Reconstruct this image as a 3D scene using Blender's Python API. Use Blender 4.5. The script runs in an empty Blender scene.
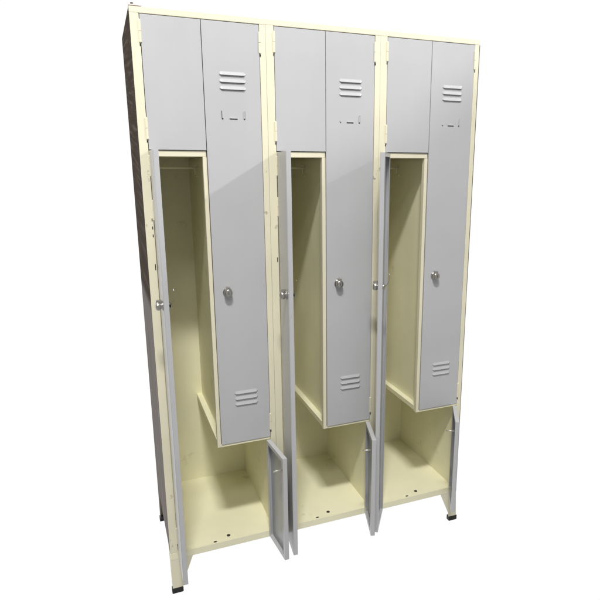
import bpy, bmesh, math, random
from mathutils import Matrix, Vector
random.seed(4)
S = bpy.context.scene
COL = S.collection
R = math.radians

# ------------------------------------------------------------------ materials
def new_mat(name):
    m = bpy.data.materials.new(name); m.use_nodes = True
    nt = m.node_tree; b = nt.nodes['Principled BSDF']
    return m, nt, b

def nd(nt, t, **k):
    n = nt.nodes.new(t)
    for a, v in k.items(): setattr(n, a, v)
    return n

def paint(name, col, rough=0.42, wear=0.0, wear_col=(.2, .18, .14), var=0.06, spec=0.5, chip_scale=9.0, rub=False):
    """enamelled sheet steel: faint tonal drift, vertical wipe streaks, orange peel and a few scuffs"""
    m, nt, b = new_mat(name)
    tc = nd(nt, 'ShaderNodeTexCoord')
    geo = nd(nt, 'ShaderNodeNewGeometry')
    big = nd(nt, 'ShaderNodeTexNoise'); big.inputs['Scale'].default_value = 2.6; big.inputs['Detail'].default_value = 3
    nt.links.new(geo.outputs['Position'], big.inputs['Vector'])
    mp = nd(nt, 'ShaderNodeMapping'); mp.inputs['Scale'].default_value = (24, 24, 3.0)
    nt.links.new(geo.outputs['Position'], mp.inputs['Vector'])
    st = nd(nt, 'ShaderNodeTexNoise'); st.inputs['Scale'].default_value = 1.0; st.inputs['Detail'].default_value = 5
    nt.links.new(mp.outputs[0], st.inputs['Vector'])
    ad = nd(nt, 'ShaderNodeMath', operation='MULTIPLY_ADD'); nt.links.new(st.outputs['Fac'], ad.inputs[0]); ad.inputs[1].default_value = .22; nt.links.new(big.outputs['Fac'], ad.inputs[2])
    mr = nd(nt, 'ShaderNodeMapRange'); mr.inputs['From Min'].default_value = .38; mr.inputs['From Max'].default_value = .84
    mr.inputs['To Min'].default_value = 1 - var; mr.inputs['To Max'].default_value = 1 + var
    nt.links.new(ad.outputs[0], mr.inputs['Value'])
    vm = nd(nt, 'ShaderNodeVectorMath', operation='SCALE'); vm.inputs[0].default_value = col
    nt.links.new(mr.outputs[0], vm.inputs['Scale'])
    last = vm.outputs[0]
    if wear > 0:
        ch = nd(nt, 'ShaderNodeTexNoise'); ch.inputs['Scale'].default_value = chip_scale; ch.inputs['Detail'].default_value = 9; ch.inputs['Roughness'].default_value = .68
        nt.links.new(geo.outputs['Position'], ch.inputs['Vector'])
        cr = nd(nt, 'ShaderNodeMapRange'); cr.inputs['From Min'].default_value = .635; cr.inputs['From Max'].default_value = .70
        cr.inputs['To Max'].default_value = wear
        src = ch.outputs['Fac']
        if rub:                                             # more rubbed where the doors strike the frame
            sz = nd(nt, 'ShaderNodeSeparateXYZ'); nt.links.new(geo.outputs['Position'], sz.inputs[0])
            for zc, half, amt in ((.245, .11, .09), (1.44, .17, .045)):
                d = nd(nt, 'ShaderNodeMath', operation='SUBTRACT'); nt.links.new(sz.outputs['Z'], d.inputs[0]); d.inputs[1].default_value = zc
                ab = nd(nt, 'ShaderNodeMath', operation='ABSOLUTE'); nt.links.new(d.outputs[0], ab.inputs[0])
                m2 = nd(nt, 'ShaderNodeMapRange'); m2.inputs['From Min'].default_value = half*.6; m2.inputs['From Max'].default_value = half
                m2.inputs['To Min'].default_value = amt; m2.inputs['To Max'].default_value = 0
                nt.links.new(ab.outputs[0], m2.inputs['Value'])
                a2 = nd(nt, 'ShaderNodeMath', operation='ADD'); nt.links.new(src, a2.inputs[0]); nt.links.new(m2.outputs[0], a2.inputs[1]); src = a2.outputs[0]
        nt.links.new(src, cr.inputs['Value'])
        mx = nd(nt, 'ShaderNodeMix', data_type='RGBA'); nt.links.new(cr.outputs[0], mx.inputs['Factor'])
        nt.links.new(last, mx.inputs['A']); mx.inputs['B'].default_value = (*wear_col, 1)
        last = mx.outputs['Result']
    nt.links.new(last, b.inputs['Base Color'])
    rr = nd(nt, 'ShaderNodeMapRange'); rr.inputs['To Min'].default_value = rough - .08; rr.inputs['To Max'].default_value = rough + .12
    nt.links.new(st.outputs['Fac'], rr.inputs['Value']); nt.links.new(rr.outputs[0], b.inputs['Roughness'])
    b.inputs['Specular IOR Level'].default_value = spec
    pe = nd(nt, 'ShaderNodeTexNoise'); pe.inputs['Scale'].default_value = 420; pe.inputs['Detail'].default_value = 2
    nt.links.new(geo.outputs['Position'], pe.inputs['Vector'])
    bu = nd(nt, 'ShaderNodeBump'); bu.inputs['Strength'].default_value = .12; bu.inputs['Distance'].default_value = .0006
    nt.links.new(pe.outputs['Fac'], bu.inputs['Height'])
    # slow dents of thin sheet
    de = nd(nt, 'ShaderNodeTexNoise'); de.inputs['Scale'].default_value = 5.5; de.inputs['Detail'].default_value = 1
    nt.links.new(geo.outputs['Position'], de.inputs['Vector'])
    b2 = nd(nt, 'ShaderNodeBump'); b2.inputs['Strength'].default_value = .5; b2.inputs['Distance'].default_value = .004
    nt.links.new(de.outputs['Fac'], b2.inputs['Height']); nt.links.new(bu.outputs[0], b2.inputs['Normal'])
    nt.links.new(b2.outputs[0], b.inputs['Normal'])
    return m

CREAM = paint('cream_enamel', (.755, .712, .545), rough=.5, wear=.45, wear_col=(.42, .36, .22), var=.05)
JAMB = paint('cream_enamel_worn', (.765, .725, .55), rough=.5, wear=.8, wear_col=(.27, .25, .21), var=.06, chip_scale=22, rub=True)
INNER = paint('cream_enamel_inside', (.84, .81, .59), rough=.45, wear=.35, wear_col=(.40, .36, .2), var=.07)
GREY = paint('light_grey_enamel', (.490, .493, .505), rough=.30, wear=.18, wear_col=(.42, .42, .42), var=.035)
GREY_IN = paint('grey_enamel_inside', (.41, .42, .44), rough=.30, wear=.2, wear_col=(.3, .3, .3), var=.05)

SLANT = .10
def side_material():
    m, nt, b = new_mat('side_painted_reflection')
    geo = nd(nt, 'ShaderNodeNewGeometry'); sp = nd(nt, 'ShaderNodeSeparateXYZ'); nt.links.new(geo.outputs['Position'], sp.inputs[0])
    # reflection painted into the colour: its streaks rise towards the rear edge
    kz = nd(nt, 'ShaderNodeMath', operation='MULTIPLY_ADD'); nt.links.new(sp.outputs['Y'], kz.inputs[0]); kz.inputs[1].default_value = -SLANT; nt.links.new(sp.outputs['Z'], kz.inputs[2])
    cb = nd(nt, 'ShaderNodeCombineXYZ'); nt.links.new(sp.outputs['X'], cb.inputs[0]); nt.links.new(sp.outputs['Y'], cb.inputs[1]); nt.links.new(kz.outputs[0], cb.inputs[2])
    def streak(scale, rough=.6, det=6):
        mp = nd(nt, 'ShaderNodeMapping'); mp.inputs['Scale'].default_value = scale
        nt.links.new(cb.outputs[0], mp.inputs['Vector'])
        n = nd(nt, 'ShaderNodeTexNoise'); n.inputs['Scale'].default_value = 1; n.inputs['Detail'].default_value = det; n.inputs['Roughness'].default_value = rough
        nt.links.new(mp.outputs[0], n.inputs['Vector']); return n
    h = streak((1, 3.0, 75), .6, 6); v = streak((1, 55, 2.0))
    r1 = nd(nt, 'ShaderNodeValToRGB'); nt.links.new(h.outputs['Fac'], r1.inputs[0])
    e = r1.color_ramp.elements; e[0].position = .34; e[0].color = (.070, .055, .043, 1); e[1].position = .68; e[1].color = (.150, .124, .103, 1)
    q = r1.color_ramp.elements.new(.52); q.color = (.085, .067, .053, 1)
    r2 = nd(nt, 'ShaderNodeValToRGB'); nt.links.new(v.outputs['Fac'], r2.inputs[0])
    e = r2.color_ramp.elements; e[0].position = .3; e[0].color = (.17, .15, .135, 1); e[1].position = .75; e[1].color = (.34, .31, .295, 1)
    # ragged change from brown upper to taupe lower tone of the painted reflection
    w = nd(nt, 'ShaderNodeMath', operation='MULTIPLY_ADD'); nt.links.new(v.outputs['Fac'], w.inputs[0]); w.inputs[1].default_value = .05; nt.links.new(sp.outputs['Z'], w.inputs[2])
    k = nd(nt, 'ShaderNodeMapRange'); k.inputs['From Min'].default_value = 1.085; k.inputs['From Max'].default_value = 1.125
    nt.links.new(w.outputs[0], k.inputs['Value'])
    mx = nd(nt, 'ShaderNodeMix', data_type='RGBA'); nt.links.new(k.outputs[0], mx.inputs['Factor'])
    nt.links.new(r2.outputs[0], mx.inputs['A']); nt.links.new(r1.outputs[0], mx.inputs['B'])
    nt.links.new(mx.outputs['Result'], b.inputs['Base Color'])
    b.inputs['Roughness'].default_value = .9; b.inputs['IOR'].default_value = 1.06
    bu = nd(nt, 'ShaderNodeBump'); bu.inputs['Strength'].default_value = .2; bu.inputs['Distance'].default_value = .0004
    nt.links.new(h.outputs['Fac'], bu.inputs['Height']); nt.links.new(bu.outputs[0], b.inputs['Normal'])
    return m
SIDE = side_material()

def simple(name, col, rough, metal=0.0, spec=.5):
    m, nt, b = new_mat(name)
    geo = nd(nt, 'ShaderNodeNewGeometry'); n = nd(nt, 'ShaderNodeTexNoise'); n.inputs['Scale'].default_value = 160; n.inputs['Detail'].default_value = 4
    nt.links.new(geo.outputs['Position'], n.inputs['Vector'])
    mr = nd(nt, 'ShaderNodeMapRange'); mr.inputs['To Min'].default_value = .8; mr.inputs['To Max'].default_value = 1.2
    nt.links.new(n.outputs['Fac'], mr.inputs['Value'])
    vm = nd(nt, 'ShaderNodeVectorMath', operation='SCALE'); vm.inputs[0].default_value = col; nt.links.new(mr.outputs[0], vm.inputs['Scale'])
    nt.links.new(vm.outputs[0], b.inputs['Base Color'])
    b.inputs['Roughness'].default_value = rough; b.inputs['Metallic'].default_value = metal; b.inputs['Specular IOR Level'].default_value = spec
    return m
CHROME = simple('worn_chrome', (.52, .50, .46), .24, 1.0)
DARK = simple('dark_gap', (.05, .045, .04), .8, spec=.1)
RUBBER = simple('black_rubber', (.018, .017, .018), .6)
ZINC = simple('zinc_wire', (.62, .60, .52), .35, .8)
PINK = simple('faded_plastic', (.72, .62, .60), .5)

# ------------------------------------------------------------------ mesh helpers
def box(bm, x0, x1, y0, y1, z0, z1, bev=0.0, mi=0):
    vs = [bm.verts.new((x, y, z)) for x in (x0, x1) for y in (y0, y1) for z in (z0, z1)]
    q = [(0, 1, 3, 2), (4, 6, 7, 5), (0, 4, 5, 1), (2, 3, 7, 6), (0, 2, 6, 4), (1, 5, 7, 3)]
    fs = [bm.faces.new([vs[i] for i in f]) for f in q]
    for f in fs: f.material_index = mi
    if bev > 0:
        es = list({e for f in fs for e in f.edges})
        r = bmesh.ops.bevel(bm, geom=es, offset=bev, segments=2, profile=.6, affect='EDGES')
        for f in r['faces']: f.material_index = mi

def prism(bm, pts, y0, y1, mi=0):
    """polygon in x,z extruded along y"""
    a = [bm.verts.new((x, y0, z)) for x, z in pts]; b = [bm.verts.new((x, y1, z)) for x, z in pts]
    fs = [bm.faces.new(a), bm.faces.new(b[::-1])]
    n = len(pts)
    for i in range(n): fs.append(bm.faces.new([a[i], b[i], b[(i+1) % n], a[(i+1) % n]]))
    for f in fs: f.material_index = mi

def tube(bm, pts, r, n=10, mi=0, cap=True):
    rings = []
    pts = [Vector(p) for p in pts]
    for i, p in enumerate(pts):
        t = (pts[min(i+1, len(pts)-1)] - pts[max(i-1, 0)]).normalized()
        u = t.orthogonal().normalized() if abs(t.z) < .9 else Vector((1, 0, 0)); u = (u - t*u.dot(t)).normalized(); v = t.cross(u)
        rings.append([bm.verts.new(p + r*(math.cos(2*math.pi*k/n)*u + math.sin(2*math.pi*k/n)*v)) for k in range(n)])
    for a, b in zip(rings, rings[1:]):
        for k in range(n):
            f = bm.faces.new([a[k], a[(k+1) % n], b[(k+1) % n], b[k]]); f.smooth = True; f.material_index = mi
    if cap:
        for rg in (rings[0], rings[-1]):
            f = bm.faces.new(rg); f.material_index = mi

def lathe_y(bm, prof, cx, cz, n=28, mi=0):
    """profile [(radius, y)] turned about an axis along y"""
    rings = [[bm.verts.new((cx + r*math.cos(2*math.pi*k/n), y, cz + r*math.sin(2*math.pi*k/n))) for k in range(n)] for r, y in prof]
    for a, b in zip(rings, rings[1:]):
        for k in range(n):
            f = bm.faces.new([a[k], a[(k+1) % n], b[(k+1) % n], b[k]]); f.smooth = True; f.material_index = mi
    for rg in (rings[0], rings[-1]):
        f = bm.faces.new(rg); f.material_index = mi

def link(name, bm, mats, parent=None):
    bmesh.ops.recalc_face_normals(bm, faces=bm.faces)
    me = bpy.data.meshes.new(name); bm.to_mesh(me); bm.free()
    for m in (mats if isinstance(mats, (list, tuple)) else [mats]): me.materials.append(m)
    o = bpy.data.objects.new(name, me); COL.objects.link(o)
    if parent: o.parent = parent
    return o
def NB(): return bmesh.new()

# ------------------------------------------------------------------ dimensions (metres)
W, D, H = 1.2106, .4956, 1.98
C = W/3
ZT = 1.9622          # underside of top rail
Z1 = 1.5785          # bottom of the upper door
Z2 = .5581           # bottom of the long right-hand door
ZF = .168            # bottom shelf surface
ZL = .141            # underside of bottom shelf lip
AL, AR = .0267, .0203

root = bpy.data.objects.new('locker_bank', None); COL.objects.link(root)
root['label'] = 'three column cream steel locker bank with light grey doors, the lower ones standing open'
root['category'] = 'locker'

# ---- carcass
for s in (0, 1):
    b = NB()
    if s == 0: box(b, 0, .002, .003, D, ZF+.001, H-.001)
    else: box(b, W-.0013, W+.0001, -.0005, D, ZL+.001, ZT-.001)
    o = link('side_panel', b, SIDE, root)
    if s == 0: o['label'] = 'side panel with a reflection painted in, dark brown streaks above, taupe in its lower half'
b = NB(); box(b, .0025, W-.0025, D-.0095, D-.001, ZF-.0040, H-.004); link('back_panel', b, INNER, root)
b = NB(); box(b, .0025, W-.0025, .028, D-.010, H-.005, H-.0005); link('top_panel', b, CREAM, root)
b = NB(); box(b, 0, W, 0, .0275, ZT, H, .0014); link('top_rail', b, CREAM, root)
b = NB()
box(b, -.0005, .036, -.0015, .022, H+.0002, H+.0042, .0012)
tube(b, [(.010, .006, H+.004), (.010, .006, H+.0085)], .0042, 12, 1)
link('corner_bracket', b, [PINK, DARK], root)

# inner walls, dividers and posts
def post(x0, x1):
    b = NB(); box(b, x0+.0003, x1-.0003, 0, .024, ZL+.0275, ZT-.0003, .0011)
    return link('frame_post', b, JAMB, root)
b = NB(); box(b, .0024, .0185, .0245, D-.0098, ZF-.0030, H-.0055); link('inner_wall', b, INNER, root)
b = NB(); box(b, W-.0185, W-.0024, .0245, D-.0098, ZF-.0030, H-.0055); link('inner_wall', b, INNER, root)
for i in (1, 2):
    b = NB(); box(b, i*C-.0178, i*C+.0178, .0245, D-.0098, ZF-.0030, H-.0055); link('divider_wall', b, INNER, root)

def hole_disc(bm, x, y, rx, ry):
    n = 20; z = ZF+.0006
    vs = [bm.verts.new((x+rx*math.cos(2*math.pi*k/n), y+ry*math.sin(2*math.pi*k/n), z)) for k in range(n)]
    ws = [bm.verts.new((v.co.x, v.co.y, z+.0008)) for v in vs]
    bm.faces.new(ws)
    for k in range(n): bm.faces.new([vs[k], vs[(k+1) % n], ws[(k+1) % n], ws[k]])

# ---- door kit
T = .016
def door(name, w, z0, z1, side, lip=.014):
    """side=+1: hinge at local x=0, door extends +x ; side=-1: extends -x. outer face at y=0, body towards +y."""
    b = NB()
    X = lambda a, c: (min(side*a, side*c), max(side*a, side*c))
    x0, x1 = X(0, w); h = z1-z0
    box(b, x0, x1, 0, .0014, 0, h, .0006, 0)                      # face sheet
    e = .0016
    for (a, c) in ((0, e), (w-e, w)):                              # folded returns
        q = X(a, c); box(b, q[0], q[1], .0015, T, .0001, h-.0001, .0004, 0)
    q = X(e+.0001, w-e-.0001)
    box(b, q[0], q[1], .0015, T, .0001, e, 0, 0); box(b, q[0], q[1], .0015, T, h-e, h-.0001, 0, 0)
    for (a, c) in ((e+.0001, lip), (w-lip, w-e-.0001)):            # inward lips
        q = X(a, c); box(b, q[0], q[1], T-.0014, T-.0001, e+.0001, h-e-.0001, 0, 0)
    q = X(lip+.0001, w-lip-.0001)
    box(b, q[0], q[1], T-.0014, T-.0001, e+.0001, lip, 0, 0); box(b, q[0], q[1], T-.0014, T-.0001, h-lip, h-e-.0001, 0, 0)
    # inner liner sheet, seen when the door stands open
    q = X(lip*.6, w-lip*.6); box(b, q[0], q[1], .0016, .0030, lip*.6, h-lip*.6, 0, 1)
    return link(name, b, [GREY, GREY_IN], root)

def hinge(parent, zc, side, ln=.062):
    b = NB()
    box(b, -.0036, .0036, -.0024, .0020, -ln/2, -.0004, .0011, 0); box(b, -.0036, .0036, -.0024, .0020, .0004, ln/2, .0011, 0)
    tube(b, [(0, 0, -ln/2-.0025), (0, 0, ln/2+.0015)], .0015, 8, 0)
    box(b, -.0014-side*.0012, .0014-side*.0012, -.0008, .004, -ln/2-.010, -ln/2-.0035, 0, 1)
    o = link('hinge', b, [CREAM, DARK], parent); o.location = (-side*.0018, -.0008, zc)
    return o

def knob(parent, x, z, inner=False):
    b = NB()
    lathe_y(b, [(.0150, -.0001), (.0156, -.0015), (.0150, -.0036), (.0122, -.0042), (.0118, -.0056), (.0130, -.0075), (.0138, -.0145), (.0132, -.0195), (.0108, -.0221), (.0050, -.0228)], x, z, 32, 0)
    box(b, x-.0008, x+.0008, -.0232, -.0222, z-.0045, z+.0045, 0, 1)
    box(b, x-.0058, x+.0058, -.0200, -.0030, z+.0108, z+.0195, .0020, 0)      # staple above the barrel
    o = link('lock_knob', b, [CHROME, DARK], parent)
    if inner:
        b = NB()
        lathe_y(b, [(.0105, .0032), (.0105, .0190), (.0085, .0215)], x, z, 20, 0)
        box(b, x-.006, x+.030*(1 if x < 0 else 1), .0218, .0238, z-.0065, z+.0065, .0008, 0)
        tube(b, [(x, .024, z+.002), (x+.001, .030, z+.010), (x+.002, .036, z+.022), (x+.003, .037, z+.040), (x+.003, .034, z+.050)], .0008, 7, 0)
        link('latch', b, [CHROME], parent)
    return o

def louver_mesh():
    b = NB(); wd, pitch, hh, dp = .086, .0212, .0128, .0046
    nu, nv = 24, 8
    for k in range(3):
        z0 = -k*pitch
        g = []
        for i in range(nu+1):
            u = i/nu; row = []
            s = min(u, 1-u)*nu/2.2; tp = min(1, s); tp = tp*tp*(3-2*tp)
            for j in range(nv+1):
                v = j/nv
                row.append(b.verts.new((u*wd, .0004-dp*tp*(v**1.15), z0 - v*hh*(.80+.20*tp))))
            g.append(row)
        for i in range(nu):
            for j in range(nv):
                f = b.faces.new([g[i][j], g[i+1][j], g[i+1][j+1], g[i][j+1]]); f.smooth = True
        # folded lower edge of the hood
        for i in range(nu):
            a, c = g[i][nv], g[i+1][nv]
            p = b.verts.new((a.co.x, .0004, a.co.z+.0006)); q = b.verts.new((c.co.x, .0004, c.co.z+.0006))
            f = b.faces.new([a, c, q, p]); f.material_index = 1
        # the slot under the hood
        box(b, .007, wd-.007, -.0012, -.0002, z0-hh-.0004, z0-hh+.0004, 0, 1)
    me = bpy.data.meshes.new('louver')
    bmesh.ops.recalc_face_normals(b, faces=b.faces)
    b.to_mesh(me); b.free(); me.materials.append(GREY); me.materials.append(DARK)
    return me
LV = louver_mesh()
def louver(parent, x, z):
    o = bpy.data.objects.new('louver', LV); COL.objects.link(o); o.parent = parent; o.location = (x, 0, z); return o

def card_tab(parent, x, z, kind):
    """one pressed tongue of the card frame and the slit it was cut from"""
    b = NB()
    if kind == 'bottom':
        box(b, 0, .025, -.0010, -.0001, -.0016, .0006, 0, 1)
        box(b, .001, .024, -.0030, -.0002, .0005, .0036, .0005, 0)
    elif kind == 'stub':
        box(b, 0, .0040, -.0011, -.0001, -.0010, .0014, 0, 1)
        box(b, .0006, .0034, -.0026, -.0002, .0010, .0060, .0005, 0)
    else:
        box(b, 0, .0014, -.0011, -.0001, 0, .024, 0, 1)
        q = (.0012, .0038) if kind == 'left' else (-.0024, .0002)
        box(b, q[0], q[1], -.0026, -.0002, .0010, .0230, .0005, 0)
        box(b, q[0]-.001, q[1]+.001, -.0012, -.0001, -.0018, .0012, 0, 1)
    o = link('card_tab', b, [GREY, DARK], parent); o.location = (x, 0, z)
    return o
def card_holder(parent, x, z, missing=False):
    card_tab(parent, x, z, 'stub' if missing else 'left')
    card_tab(parent, x+.0250, z, 'bottom')
    card_tab(parent, x+.0735, z, 'right')

# ---- per column
swing_left = [91.0, 95.5, 123.5]
swing_small = [95.0, 74.0, 61.0]
w_left = [.155, .149, .160]
for i in range(3):
    o = i*C
    pl = post(o, o+AL)
    for zz, hh in (((1.365, .009), (1.340, .009), (1.315, .009), (1.215, .020)) if i == 0 else ((1.215, .016),)):
        b = NB(); box(b, o+AL-.0062, o+AL-.0034, -.0006, .0004, zz-hh/2, zz+hh/2); link('strike_slot', b, DARK, pl)
    post(o+C-AR, o+C-(.0014 if i == 2 else 0))
    # bottom shelf with folded lip
    b = NB()
    box(b, o+.0150, o+C-.0150, .0035, D-.0050, ZF-.0014, ZF, 0)
    box(b, (o if i else 0)+.0002, o+C-.0002, 0, .0033, ZL, ZF, .0010)
    sh = link('bottom_shelf', b, INNER, root)
    b = NB(); hole_disc(b, o+.216, .028, .0068, .0068); link('bolt', b, DARK, sh)
    b = NB(); hole_disc(b, o+.163, .0085, .0062, .0034); link('bolt', b, DARK, sh)
    # shelf over the tall cavity
    b = NB()
    box(b, o+.0188, o+.200, .0070, D-.0100, Z1-.0200, Z1-.0186, 0)
    box(b, o+AL+.0005, o+.2010, .0040, .0065, Z1-.0200, Z1-.0020, .0008)
    link('cavity_shelf', b, CREAM, root)
    # stepped partition: wall, its front flange, floor of the hanging box with ledge
    b = NB()
    box(b, o+.2110, o+.2124, .0075, D-.0100, .5722, Z1-.0202, 0, 1)
    box(b, o+.1890, o+.2015, .0030, .0050, .5480, Z1-.0205, .0007, 0)
    box(b, o+.1890, o+.1904, .0053, .0200, .5480, Z1-.0205, 0, 0)
    link('partition', b, [CREAM, INNER], root)
    b = NB()
    box(b, o+.1890, o+C-.0180, .0205, D-.0100, .5520, .5720, .0012)
    box(b, o+.2018, o+C-AR-.0005, .0030, .0200, .5480, .5560, .0008)
    link('box_floor', b, INNER, root)
    # coat rail and hook
    b = NB(); tube(b, [(o+.0185, .25, 1.523), (o+.2108, .25, 1.523)], .0042, 12); rl = link('coat_rail', b, INNER, root)
    b = NB()
    hx = o+.198
    tube(b, [(hx, .2500, 1.530), (hx, .2430, 1.526), (hx, .2430, 1.512), (hx+.001, .2450, 1.498), (hx+.003, .2370, 1.490), (hx+.004, .2280, 1.494)], .0017, 8)
    box(b, hx-.006, hx+.006, .2445, .2555, 1.5275, 1.5300, 0)
    link('hook', b, INNER, rl)

    # upper door (closed)
    u = door('upper_door', .2013-AL-.0014, 0, ZT-.0022-(Z1), 1)
    u.location = (o+AL+.0014, .0002, Z1)
    u.rotation_euler = (0, 0, -R([.35, .1, .5][i])); hinge(u, .335, 1); hinge(u, .062, 1)
    # long door (closed)
    lw = (C-AR-.0012)-.2036
    l = door('long_door', lw, Z2, ZT-.0022, -1); l.location = (o+C-AR-.0012, .0002, Z2)
    hinge(l, 1.908-Z2, -1); hinge(l, .618-Z2, -1)
    l.rotation_euler = (0, R([0, -.03, .03][i]), R([.15, .45, .25][i]))
    dx = -(C-AR-.0012)
    louver(l, dx+.2500, 1.8185-Z2); louver(l, dx+.2555, .7560-Z2)
    knob(l, dx+.2480, 1.1150-Z2)
    card_holder(l, dx+.2545, 1.6760-Z2, i > 0)
    # tall narrow door (open)
    t = door('tall_door', w_left[i], .148, Z1-.003, 1); t.location = (o+AL+.0012, -.0010, .148)
    t.rotation_euler = (0, 0, -R(swing_left[i]))
    hinge(t, 1.530-.148, 1); hinge(t, 1.395-.148, 1); hinge(t, .235-.148, 1)
    knob(t, w_left[i]-.033, 1.115-.148, True)
    # short door (open)
    d = door('short_door', .162, .148, .5480, -1); d.location = (o+C-AR-.0012, -.0010, .148)
    d.rotation_euler = (0, 0, R(swing_small[i]))
    hinge(d, .515-.148, -1, .05); hinge(d, .185-.148, -1, .05)
    b = NB(); z = .506-.148
    tube(b, [(-.155, .0165, z), (-.155, .050, z)], .0030, 10); link('latch_pin', b, ZINC, d)

# ---- legs with rubber caps
def leg(x, sx, y, sy, splay=0.0):
    K = lambda z: splay*(1 - z/(ZL-.0004))
    b = NB()
    zt = ZF-.0005 if sy > 0 else ZF-.0005
    top = ZL-.0004
    pts = [(0, .022), (.037, .022), (.0415, .045), (.078, top), (0, top)]
    P = [(x+sx*a+K(z), z) for a, z in pts]
    prism(b, P, y+sy*.0004, y+sy*.0024)
    # side flange
    a0, a1 = sorted((x, x+sx*.0020))
    vs = [(y+sy*.0026, .022), (y+sy*.034, .022), (y+sy*.038, .045), (y+sy*.070, ZF-.001), (y+sy*.0026, ZF-.001)]
    A = [b.verts.new((a0+max(0, K(zz)), yy, zz)) for yy, zz in vs]; B = [b.verts.new((a1+max(0, K(zz)), yy, zz)) for yy, zz in vs]
    b.faces.new(A); b.faces.new(B[::-1])
    for k in range(5): b.faces.new([A[k], B[k], B[(k+1) % 5], A[(k+1) % 5]])
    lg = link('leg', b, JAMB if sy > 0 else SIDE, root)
    b = NB()
    xs = sorted((x+splay-sx*.0030, x+splay+sx*.0375)); ys = sorted((y-sy*.0014, y+sy*.0200))
    box(b, xs[0], xs[1], ys[0], ys[1], 0, .0215, .0030)
    link('foot_cap', b, RUBBER, lg)
leg(0, 1, 0, 1); leg(W, -1, 0, 1, .0075); leg(0, 1, D, -1); leg(W, -1, D, -1)

# ------------------------------------------------------------------ world: white backdrop behind, dimmer room in front
w = bpy.data.worlds.new('World'); S.world = w; w.use_nodes = True
nt = w.node_tree; bg = nt.nodes['Background']
tc = nd(nt, 'ShaderNodeTexCoord'); sp = nd(nt, 'ShaderNodeSeparateXYZ'); nt.links.new(tc.outputs['Generated'], sp.inputs[0])
mr = nd(nt, 'ShaderNodeMapRange'); mr.inputs['From Min'].default_value = -.15; mr.inputs['From Max'].default_value = .30
nt.links.new(sp.outputs['Y'], mr.inputs['Value'])
mx = nd(nt, 'ShaderNodeMix', data_type='RGBA'); nt.links.new(mr.outputs[0], mx.inputs['Factor'])
mx.inputs['A'].default_value = (.40, .40, .40, 1); mx.inputs['B'].default_value = (1.02, 1.02, 1.02, 1)
nt.links.new(mx.outputs['Result'], bg.inputs['Color']); bg.inputs['Strength'].default_value = 1.0

# ------------------------------------------------------------------ lamps
def area(name, loc, target, sx, sy, power, col=(1, 1, 1)):
    l = bpy.data.lights.new(name, 'AREA'); l.shape = 'RECTANGLE'; l.size = sx; l.size_y = sy; l.energy = power; l.color = col
    o = bpy.data.objects.new(name, l); COL.objects.link(o); o.location = loc
    o.rotation_euler = (Vector(target)-Vector(loc)).to_track_quat('-Z', 'Y').to_euler()
    return o
area('ceiling_lamp', (-.25, -2.30, 5.0), (.5, 0, .7), 0.7, .3, 185, (1, .985, .95))
t1 = Vector((.5, 0, .9)); d1 = Vector((-.25, -1, 1.05)).normalized()
area('cavity_fill_lamp', t1 + d1*9.0, t1, 2.4, 1.2, 110, (1, .985, .95))  # added fill from the front, brightens the back walls of the cavities
# light from a window to the right; its lower limit crosses the doors on a slant
tgt = Vector((.6, 0, 1.3)); dr = Vector((1.55, -1, 1.12)).normalized()
P0 = tgt + dr*6.0
u1 = (Vector((.835, 0, 1.60)) - P0).normalized(); u2 = (Vector((1.179, 0, 1.79)) - P0).normalized()
ha = R(30)
mid = (u1 + u2).normalized(); side = (u2 - u1).normalized(); nrm = mid.cross(side).normalized()
if nrm.z < 0: nrm = -nrm
ca = math.cos(ha)/mid.dot(u1)                       # axis = ca*mid + sa*nrm, so that axis.u1 = axis.u2 = cos(ha)
axis = ca*mid + math.sqrt(max(0, 1-ca*ca))*nrm
sl = bpy.data.lights.new('window_lamp', 'SPOT'); sl.energy = 660; sl.spot_size = 2*ha; sl.spot_blend = .02; sl.shadow_soft_size = .12; sl.color = (1, .985, .985)
so = bpy.data.objects.new('window_lamp', sl); COL.objects.link(so); so.location = P0
so.rotation_euler = axis.to_track_quat('-Z', 'Y').to_euler()

# ------------------------------------------------------------------ camera (solved from the photograph's corners)
pan, tilt, roll = .3916, -.2347, .0028
F = Vector((math.sin(pan)*math.cos(tilt), math.cos(pan)*math.cos(tilt), math.sin(tilt)))
r0 = Vector((math.cos(pan), -math.sin(pan), 0)); u0 = r0.cross(F)
Rv = math.cos(roll)*r0 + math.sin(roll)*u0; Uv = -math.sin(roll)*r0 + math.cos(roll)*u0
cd = bpy.data.cameras.new('camera'); cam = bpy.data.objects.new('camera', cd); COL.objects.link(cam)
M = Matrix((Rv, Uv, -F)).transposed().to_4x4(); M.translation = Vector((-.1185, -1.9099, 1.5359)); cam.matrix_world = M
cd.sensor_width = 36; cd.lens = 576.73/600*36
cd.shift_x = (300-342.888)/600; cd.shift_y = (302.337-300)/600
cd.clip_start = .05; cd.clip_end = 200
S.camera = cam
S.render.resolution_x = S.render.resolution_y = 1024
S.view_settings.view_transform = 'Standard'; S.view_settings.look = 'None'; S.view_settings.exposure = 0; S.view_settings.gamma = 1
